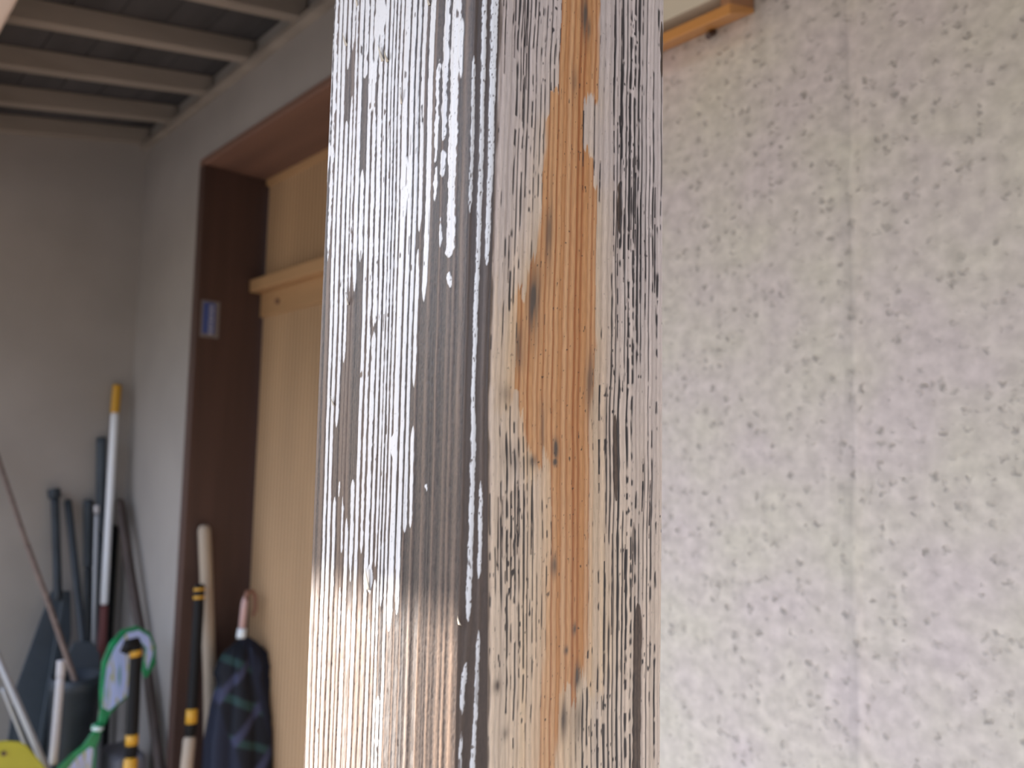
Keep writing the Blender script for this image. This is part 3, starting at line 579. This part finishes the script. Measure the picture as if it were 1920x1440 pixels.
BARE_D = (.052, .038, .033); BARE_L = (.165, .112, .083)
PALE_G = (.66, .59, .58); PALE_C = (.80, .62, .42)
OR_A = (.56, .27, .105); OR_B = (.74, .46, .25); OR_D = (.36, .12, .036)
PAINT_A = (.70, .685, .68); PAINT_B = (.62, .60, .59); PAINT_ROUGH = .36
XL, XC, CX, CY, YR = -.2993, -.2008, -.1936, .1666, .2715
YDZ = [0, 1.3955, 1.457, 1.52, 1.588, 1.6575, 2.4]; YDY = [.1745, .1751, .1736, .1716, .1722, .1730, .1735]
GRAIN = [(.545, .006, .8), (.597, .007, .9), (.64, .007, .9), (.68, .006, 1), (.73, .009, .9), (.79, .010, 1), (.85, .008, 1), (.905, .012, .8), (.935, .010, .9), (.975, .014, 1)]
FILL = [(.40, 1.675, .060, .020), (.45, 1.70, .05, .02), (.37, 1.645, .03, .018), (.62, 1.598, .035, .018), (.44, 1.552, .022, .008), (.455, 1.449, .022, .006), (.60, 1.50, .03, .006), (.92, 1.645, .04, .02)]
_ol = sorted(OL); OLZ = [a for a, b in _ol]; OLR = [b for a, b in _ol]
_or = sorted(OR); ORZ = [a for a, b in _or]; ORR = [b for a, b in _or]
post = build_post(); post.data.materials.append(post_material())
tag(post, 'weathered square timber post with peeling white paint and mould-speckled grain', 'post')
M_flake = mat('dried_paint_flake', (.62, .54, .44), .6, noise=.3, scale=300)
def flake(u, z, L, w, lift, lean):
    x = XL + u * (XC - XL); v = []; f = []; n = 7
    for i in range(n + 1):
        t_ = i / n; a_ = t_ * 1.5
        yy = CY - .0004 - lift * math.sin(a_) ; zc_ = z + L * (t_ - .5); ww = w * (1 - .6 * t_) / 2
        xx = x + lean * t_ * L
        for s_, o_ in ((-1, 0), (1, 0), (1, -.00015), (-1, -.00015)): v.append((xx + s_ * ww, yy + o_ - .0003 * s_ * t_, zc_))
    for i in range(n):
        for k in range(4): f.append((4 * i + k, 4 * i + (k + 1) % 4, 4 * i + 4 + (k + 1) % 4, 4 * i + 4 + k))
    f.append((0, 1, 2, 3)); f.append((4 * n, 4 * n + 1, 4 * n + 2, 4 * n + 3))
    obj('paint_flake', v, f, M_flake, post, smooth_=True)
for a in FLAKES: flake(*a)

# ================================================================= FRAMED BOARD ON THE RIGHT WALL
M_orange = mat('orange_varnished_wood', (.60, .27, .075), .4, noise=.15, scale=20, stretch=(.1, 1, 1))
M_orange_d = mat('brown_varnished_wood', (.36, .17, .08), .5, noise=.15, scale=20)
M_cream = mat('cream_panel', (.66, .58, .46), .7, noise=.06, scale=12)
fb_ = empty('framed_panel', (-.65, WR, 2.0)); Ti = Matrix.Translation((.65, -WR, -2.0))
def fpart(o): o.parent = fb_; o.matrix_parent_inverse = Ti; return o
xr_, xl_, yf, yb, z0, z1 = -.4434, -.86, .745, .7995, 1.9955, 2.30
def frame_member(p, m): return fpart(MB().hexa(p).build('frame_member', m, bevel=.0012))
frame_member([(xl_, yf, z0), (xr_, yf, z0), (xr_, yb, z0 + .024), (xl_, yb, z0 + .024), (xl_, yf, z0 + .0135), (xr_, yf, z0 + .0135), (xr_, yb, z0 + .030), (xl_, yb, z0 + .030)], M_orange)
frame_member([(xl_, yf, z1), (xr_, yf, z1), (xr_, yb, z1), (xl_, yb, z1), (xl_, yf, z1 + .014), (xr_, yf, z1 + .014), (xr_, yb, z1 + .014), (xl_, yb, z1 + .014)], M_orange)
frame_member([(xr_ - .013, yf + .001, z0 + .0135), (xr_, yf + .001, z0 + .0135), (xr_, yb, z0 + .030), (xr_ - .013, yb, z0 + .030), (xr_ - .013, yf + .001, z1), (xr_, yf + .001, z1), (xr_, yb, z1), (xr_ - .013, yb, z1)], M_orange_d)
frame_member([(xl_, yf + .001, z0 + .0135), (xl_ + .013, yf + .001, z0 + .0135), (xl_ + .013, yb, z0 + .030), (xl_, yb, z0 + .030), (xl_, yf + .001, z1), (xl_ + .013, yf + .001, z1), (xl_ + .013, yb, z1), (xl_, yb, z1)], M_orange_d)
fpart(box('panel', xl_ + .013, xr_ - .013, yf + .004, yb, z0 + .030, z1, M_cream))
for x in (-.497, -.60):
    fpart(MB().tube([(x, .797, z0 + .020), (x, .785, z0 + .010)], .004, 10).build('screw', M_brown))
tag(fb_, 'orange wood framed cream panel fixed high on the speckled stucco wall', 'panel')

# ================================================================= NAME PLATE
M_blue = mat('blue_enamel', (.055, .10, .34), .35, noise=.1, scale=60)
M_white = mat('white_lettering', (.62, .64, .72), .5)
M_clear = mat('grey_plastic_edge', (.20, .18, .18), .4)
pl = empty('door_plate', (jx, 1.05, 1.91)); Tp = Matrix.Translation((-jx, -1.05, -1.91))
def pp(o): o.parent = pl; o.matrix_parent_inverse = Tp; return o
y0, y1, zz0, zz1 = 1.000, 1.064, 1.853, 1.980
pp(box('plate_back', jx, jx + .003, y0, y1, zz0, zz1, M_clear, bevel=.001))
pp(box('plate_face', jx + .003, jx + .0045, y0 + .007, y1 - .016, zz0 + .012, zz1 - .008, M_blue))
gl_ = MB(); rg = random.Random(3)
for k in range(7):
    zc_ = zz1 - .020 - k * .0150; yc = y0 + .034
    gl_.box(jx + .0045, jx + .0052, yc - .0085, yc + .0085, zc_ - .0012, zc_ + .0012)
    gl_.box(jx + .0045, jx + .0052, yc - .0075, yc + .0075, zc_ - .0058, zc_ - .0036)
    gl_.box(jx + .0045, jx + .0052, yc - .0015, yc + .0015, zc_ - .0058, zc_ + .0045)
    if k % 2: gl_.box(jx + .0045, jx + .0052, yc + .004, yc + .0065, zc_ - .0050, zc_ + .0040)
pp(gl_.build('lettering', M_white))
tag(pl, 'small blue upright plate with white characters on the brown door jamb', 'sign')

# ================================================================= TOOLS
M_navy = mat('dark_slate_plastic', (.030, .040, .055), .55, noise=.3, scale=12)
M_slate = mat('slate_grey_plastic', (.055, .070, .090), .6, noise=.25, scale=7)
M_black = mat('black_plastic', (.007, .007, .008), .6, spec=.25)
M_alu = mat('bright_aluminium_pole', (.90, .92, .98), .3)
M_yel = mat('yellow_plastic', (.62, .33, .03), .45)
M_steel = mat('dull_steel_tube', (.42, .43, .46), .4, metal=.5)
M_tim = mat('beige_wooden_shaft', (.44, .36, .28), .6, noise=.2, scale=30, stretch=(1, 1, .08))
M_dtim = mat('dark_brown_shaft', (.075, .052, .045), .6, noise=.3, scale=30, stretch=(1, 1, .08))
M_bam = mat('thin_brown_cane', (.20, .14, .115), .6, noise=.3, scale=40)
M_red = mat('dark_red_sleeve', (.16, .045, .045), .5)
M_green = mat('green_film', (.004, .32, .11), .4, noise=.35, scale=25)
M_lime = mat('lime_yellow_blade', (.42, .40, .022), .45, noise=.12, scale=9)
M_grey = mat('mid_grey_plastic', (.17, .17, .20), .6, noise=.15, scale=10)
M_cr = mat('cream_grip', (.52, .50, .52), .5)
NX = Vector((1, 0, .12)).normalized()

def rod(root_name, pts, label, cat, parts, z=.003):
    """parts: (name, t0, t1, radius, material) along the polyline run on to the floor"""
    P = to_floor(pts, z); foot = P[-1]
    r_ = empty(root_name, foot); I = Matrix.Translation(-Vector(foot))
    for nm, t0, t1, rad, m_ in parts:
        n = 10; q = [at(P, t0 + (t1 - t0) * i / n) for i in range(n + 1)]
        rr_ = [rad * (.75 if i in (0, n) else 1) for i in range(n + 1)]
        q2 = [q[0], q[0].lerp(q[1], .12)] + q[1:-1] + [q[-1].lerp(q[-2], .12), q[-1]]
        rr_ = [rad * .7] + [rad] * (len(q2) - 2) + [rad * .7]
        o = MB().tube(q2, rr_, 16).build(nm, m_, r_, smooth_=True); o.matrix_parent_inverse = I
    if label: tag(r_, label, cat)
    return r_, I, P

rod('pole', T_white_pole, 'bright white metal pole with a yellow grip leaning in the corner', 'pole',
    [('grip', 0, .064, .0165, M_yel), ('shaft', .064, .48, .0135, M_alu), ('sleeve', .48, .62, .0145, M_red), ('lower_shaft', .62, 1, .0125, M_steel)])
rod('tool_handle', T_dark_pole, 'tall dark slate handle just left of the bright white pole', 'handle',
    [('grip', 0, .24, .0175, M_slate), ('shaft', .24, 1, .0145, M_navy)])
r_, I, P = rod('snow_shovel', T_shovelA, 'dark shovel with round knob grip and long slate blade, leftmost of the dark tools', 'shovel',
    [('knob', 0, .025, .0215, M_navy), ('shaft', .025, .30, .0145, M_navy)])
def part_slab(nm, pts, off, m_, root, I, bev=.003):
    o = MB().slab(pts, off).build(nm, m_, root, bevel=bev); o.matrix_parent_inverse = I; return o
pts = [Vector(p) for p in T_bladeA]
ext = pts[:6] + [Vector((-2.93, pts[5].y - .02, .004)), Vector((-2.93, pts[6].y + .0, .004))] + pts[6:]
part_slab('blade', ext, NX * .006, M_slate, r_, I)
part_slab('blade_rib', [Vector(a) + NX * .004 for a in [(-3.168, .772, .95), (-3.168, .786, .95), (-3.02, .70, .33), (-3.02, .68, .33)]], NX * .010, M_slate, r_, I)
r_, I, P = rod('garden_shovel', T_shovelB, 'dark slim handled shovel with rounded blade behind the dark bucket', 'shovel',
    [('shaft', 0, .52, .013, M_navy)])
part_slab('blade', T_bladeB, NX * .012, M_slate, r_, I)
rod('broom_handle', T_slate_stick, 'dark slate stick standing between the slim shovel handle and the thin grey rod', 'handle',
    [('grip', 0, .2, .0165, M_slate), ('shaft', .2, 1, .014, M_navy)])
rod('thin_rod', T_silver, 'thin grey metal rod with a small pale knob, left of the white pole', 'rod',
    [('knob', 0, .022, .0095, M_cr), ('shaft', .022, 1, .0065, M_steel)])
rod('brown_stick', T_brown, 'dark brown wooden stick leaning from the corner down behind the green bag', 'stick',
    [('shaft', 0, 1, .0165, M_dtim)])
rod('black_stick', T_black, 'blue-black stick standing right of the bright white pole', 'stick',
    [('shaft', 0, 1, .0165, M_black)])
rod('cane', T_bamboo, 'thin brown cane slanting across the left wall towards the bucket', 'cane',
    [('shaft', 0, .42, .0075, M_bam), ('node', .42, .43, .009, M_bam), ('lower_shaft', .43, 1, .0085, M_bam)], z=.69)
rod('metal_tube', T_tube1, 'long bright grey metal tube slanting in the bottom left corner', 'tube', [('shaft', 0, 1, .0095, M_steel)])
rod('metal_tube', T_tube2, 'shorter thin grey metal tube under the long bright one', 'tube', [('shaft', 0, 1, .0065, M_steel)])
rod('cream_handle', T_cream, 'cream rounded tool handle standing in front of the dark bucket', 'handle',
    [('grip', 0, .06, .0125, M_cr), ('shaft', .06, .36, .0115, M_cr), ('lower_shaft', .36, 1, .009, M_navy)])

# dark bucket
bx_ = T_bucket[0][0]; by_ = (T_bucket[0][1] + T_bucket[1][1]) / 2; br_ = (T_bucket[1][1] - T_bucket[0][1]) / 2; bh_ = T_bucket[0][2]
bk = empty('bucket', (bx_, by_, 0)); I = Matrix.Translation((-bx_, -by_, 0))
v = []; f = []; n = 32; prof = [(.72, .0), (.86, .45), (.94, .94), (1.0, .945), (1.0, 1.0), (.94, 1.0), (.81, .45), (.67, .02)]
for rr_, z_ in prof:
    for k in range(n):
        a = 2 * PI * k / n; v.append((bx_ + rr_ * math.cos(a) * br_ * 1.1, by_ + rr_ * math.sin(a) * br_, z_ * bh_))
for i in range(len(prof) - 1):
    for k in range(n): f.append((i * n + k, i * n + (k + 1) % n, (i + 1) * n + (k + 1) % n, (i + 1) * n + k))
f.append(tuple(range(n))); f.append(tuple((len(prof) - 1) * n + k for k in range(n)))
o = obj('bucket_body', v, f, M_navy, bk, smooth_=True); o.matrix_parent_inverse = I
tag(bk, 'dark navy tall plastic bin holding tools in the left corner', 'bin')

# yellow blade, bottom left
r_, I, P = rod('yellow_shovel', [(-2.70, .49, .95), (-2.56, .50, .665)], None, None, [])
yb_ = [Vector(p) for p in T_yellowblade]
low = [Vector((-2.47, .66, .18)), Vector((-2.47, .40, .18))]
part_slab('blade', yb_[:8] + low + yb_[8:], NX * .006, M_lime, r_, I)
o = MB().tube([(-2.523, .4985, .640), (-2.512, .4985, .641)], .006, 12).build('rivet', M_brown, r_); o.matrix_parent_inverse = I
o = MB().tube([(-2.535, .49, .62), (-2.60, .47, .30), (-2.66, .45, .004)], .013, 12).build('shaft', M_steel, r_, smooth_=True); o.matrix_parent_inverse = I
tag(r_, 'lime yellow shovel blade at the bottom left edge', 'shovel')

# green film, knotted in the middle
def printed():
    m = bpy.data.materials.new('printed_film'); m.use_nodes = True; nt = m.node_tree; N = nt.nodes.new; Lk = nt.links.new
    bs = nt.nodes['Principled BSDF']; bs.inputs['Roughness'].default_value = .4
    tc = N('ShaderNodeTexCoord'); mp = N('ShaderNodeMapping'); mp.inputs['Rotation'].default_value = (math.radians(-32), 0, 0); mp.inputs['Scale'].default_value = (1, 34, 5)
    Lk(tc.outputs['Object'], mp.inputs[0]); nz = N('ShaderNodeTexNoise'); nz.inputs['Scale'].default_value = 1; nz.inputs['Detail'].default_value = 2; Lk(mp.outputs[0], nz.inputs['Vector'])
    cr = N('ShaderNodeValToRGB'); Lk(nz.outputs['Fac'], cr.inputs[0]); e = cr.color_ramp.elements
    e[0].position = .26; e[0].color = (.01, .22, .08, 1); e[1].position = .34; e[1].color = (.40, .52, .85, 1)
    for p_, c_ in ((.52, (.50, .58, .90, 1)), (.56, (.42, .42, .10, 1)), (.60, (.46, .52, .85, 1)), (.68, (.10, .34, .22, 1))):
        q = e.new(p_); q.color = c_
    Lk(cr.outputs[0], bs.inputs['Base Color']); return m
M_print = printed()
gb = empty('green_bag', T_green_neck[0]); I = Matrix.Translation(-Vector(T_green_neck[0]))
for nm, a, off, m_ in (('bag_top', T_green_top, .010, M_green), ('bag_bottom', T_green_low, .010, M_green), ('printed_panel', [Vector(p) + NX * .0105 for p in T_green_print], .002, M_print),
                       ('printed_panel', [Vector(p) + NX * .020 for p in T_green_print2], .002, M_print)):
    part_slab(nm, a, NX * off, m_, gb, I, bev=.0008 if m_ is M_print else .004)
o = MB().tube([Vector(T_green_neck[0]) + NX * .005 , Vector(T_green_neck[1]) + NX * .005], [.0155, .0155], 16).build('tie', M_green, gb, smooth_=True); o.matrix_parent_inverse = I
nk = Vector(T_green_neck[0]).lerp(Vector(T_green_neck[1]), .5) + NX * .005
o = MB().tube([nk + Vector((0, .002, .006)), nk - Vector((0, .002, .006))], [.0175, .0175], 18).build('white_tie', mat('white_tie', (.75, .85, .9), .4), gb, smooth_=True); o.matrix_parent_inverse = I
gb.children[-1]['label'] = 'white tie around the waist'
tag(gb, 'green and pale blue printed plastic bag tied at its waist with white', 'bag')

# black and yellow grips
def grip_tool(pts, label, shaft_m, r1, marks, t_sh, cap):
    r_, I, P = rod('grip_tool', pts, label, 'tool', [('grip', 0, t_sh, r1, M_black), ('shaft', t_sh, 1, r1 * 1.12, shaft_m)])
    for t0, t1 in marks:
        a, b = at(P, t0), at(P, t1); off = Vector((.8, -.25, .1)) * 0
        o = MB().tube([a, b], r1 * 1.04, 16).build('yellow_mark', M_yel, r_, smooth_=True); o.matrix_parent_inverse = I
    if cap:
        a = at(P, 0)
        o = MB().tube([a + Vector((0, -.030, -.022)), a + Vector((0, -.018, .002)), a + Vector((0, .004, .004)), a + Vector((0, .012, -.012))], [.012, .018, .018, .012], 14).build('end_cap', M_black, r_, smooth_=True)
        o.matrix_parent_inverse = I
grip_tool(T_grip, 'black grip with yellow marks on a bright yellow shaft before the green bag', M_yel, .0175, [(.020, .042), (.30, .335)], .375, True)
grip_tool(T_grip2, 'black grip with yellow marks on a pale wooden shaft beside the door jamb', M_tim, .0165, [(.012, .020), (.035, .044), (.355, .395)], .43, False)
rod('wooden_stick', T_wood, 'blunt beige wooden stick leaning upright against the brown door jamb', 'stick', [('shaft', 0, 1, .0205, M_tim)])

# grey tub
tb = MB(); q = [Vector(p) for p in T_tub]
y0, y1 = .84, .945
tb.hexa([(-2.86, y0 + .01, 0), (-2.66, y0 + .01, 0), (-2.66, y1 - .01, 0), (-2.86, y1 - .01, 0), (-2.88, y0 + .006, .478), (-2.70, y0 + .006, .478), (-2.70, y1, .478), (-2.88, y1, .478)])
o = tb.build('grey_tub', M_grey, bevel=.02, seg=3)
tag(o, 'grey lidded tub low in the corner behind the yellow shaft', 'tub')

# folded plaid umbrella
def plaid():
    m = bpy.data.materials.new('navy_plaid_cloth'); m.use_nodes = True; nt = m.node_tree; N = nt.nodes.new; Lk = nt.links.new
    bs = nt.nodes['Principled BSDF']; bs.inputs['Roughness'].default_value = .85; tc = N('ShaderNodeTexCoord')
    cur = None
    for rot, sc, col, lo in ((.5, 3.2, (.022, .055, .055), .80), (-.9, 2.8, (.045, .05, .10), .84), (1.3, 1.5, (.012, .016, .035), .5)):
        mp = N('ShaderNodeMapping'); mp.inputs['Rotation'].default_value = (rot, 0, 0); Lk(tc.outputs['Object'], mp.inputs[0])
        w = N('ShaderNodeTexWave'); w.bands_direction = 'Z'; w.inputs['Scale'].default_value = sc; w.inputs['Distortion'].default_value = 1.5; Lk(mp.outputs[0], w.inputs['Vector'])
        mr = N('ShaderNodeMapRange'); mr.inputs[1].default_value = lo; mr.inputs[2].default_value = min(1, lo + .12); Lk(w.outputs['Fac'], mr.inputs[0])
        x = N('ShaderNodeMix'); x.data_type = 'RGBA'; Lk(mr.outputs[0], x.inputs[0])
        if cur is None: x.inputs[6].default_value = (.006, .008, .015, 1)
        else: Lk(cur, x.inputs[6])
        x.inputs[7].default_value = (*col, 1); cur = x.outputs[2]
    Lk(cur, bs.inputs['Base Color']); return m
P = to_floor(T_umb); foot = P[-1]; um = empty('umbrella', foot); I = Matrix.Translation(-Vector(foot))
M_pink = mat('pale_pink_handle', (.62, .42, .40), .35); M_wht = mat('white_ferrule', (.85, .92, .98), .3)
h0, h1, h2 = Vector(P[0]), Vector(P[1]), Vector(P[2]); ax = (Vector(P[3]) - h2).normalized()
o = MB().tube([h0, h0.lerp(h1, .15), h0.lerp(h1, .8)], [.008, .011, .011], 14).build('handle', M_pink, um, smooth_=True); o.matrix_parent_inverse = I
crook = [h0.lerp(h1, .12), h0 + Vector((0, .006, .016)), h0 + Vector((0, .022, .018)), h0 + Vector((0, .034, .0)), h0 + Vector((0, .036, -.035)), h0 + Vector((0, .030, -.065))]
o = MB().tube(crook, [.009, .0085, .008, .0075, .007, .006], 12).build('crook', mat('brown_crook', (.25, .12, .08), .4), um, smooth_=True); o.matrix_parent_inverse = I
o = MB().tube([h0.lerp(h1, .78), h0.lerp(h1, 1.02)], .0145, 16).build('ferrule', M_wht, um, smooth_=True); o.matrix_parent_inverse = I
o = MB().tube([h1, Vector(P[-1])], .006, 10).build('shaft', M_steel, um, smooth_=True); o.matrix_parent_inverse = I
L = (Vector(P[-1]) - h1).length; v = []; f = []; n = 96
levels = [(0.0, .012, .1), (.02, .030, .3), (.045, .060, .35), (.08, .082, .35), (.115, .090, .34), (.15, .088, .30), (.22, .104, .28), (.34, .122, .26), (.5, .126, .25), (.65, .10, .25), (.8, .06, .25), (.93, .024, .2), (.985, .008, .0)]
sd = Vector((0, 1, 0)); sd = (sd - ax * sd.dot(ax)).normalized(); fw = ax.cross(sd)
rg = random.Random(4); phs = [rg.uniform(-.5, .5) for _ in range(8)]
for li, (t_, r0, pl_) in enumerate(levels):
    c = h1 + (Vector(P[-1]) - h1) * t_ + sd * .012 * (1 - t_)
    for k in range(n):
        a = 2 * PI * k / n
        pleat = abs(math.sin(a * 4 + phs[li % 8] * .4 + t_ * 1.5)) ** .7
        ragged = (rg.uniform(-.008, .010) if li in (1, 2, 3, 4) else 0)
        r1 = r0 * (1 - pl_ * (1 - pleat)) + ragged
        v.append(c + sd * (r1 * math.cos(a)) + fw * (r1 * .6 * math.sin(a)))
for i in range(len(levels) - 1):
    for k in range(n): f.append((i * n + k, i * n + (k + 1) % n, (i + 1) * n + (k + 1) % n, (i + 1) * n + k))
f.append(tuple(range(n))); f.append(tuple((len(levels) - 1) * n + k for k in range(n)))
o = obj('canopy', v, f, plaid(), um, smooth_=True); o.matrix_parent_inverse = I
tag(um, 'folded navy and green plaid umbrella with pale pink handle against the ribbed door', 'umbrella')
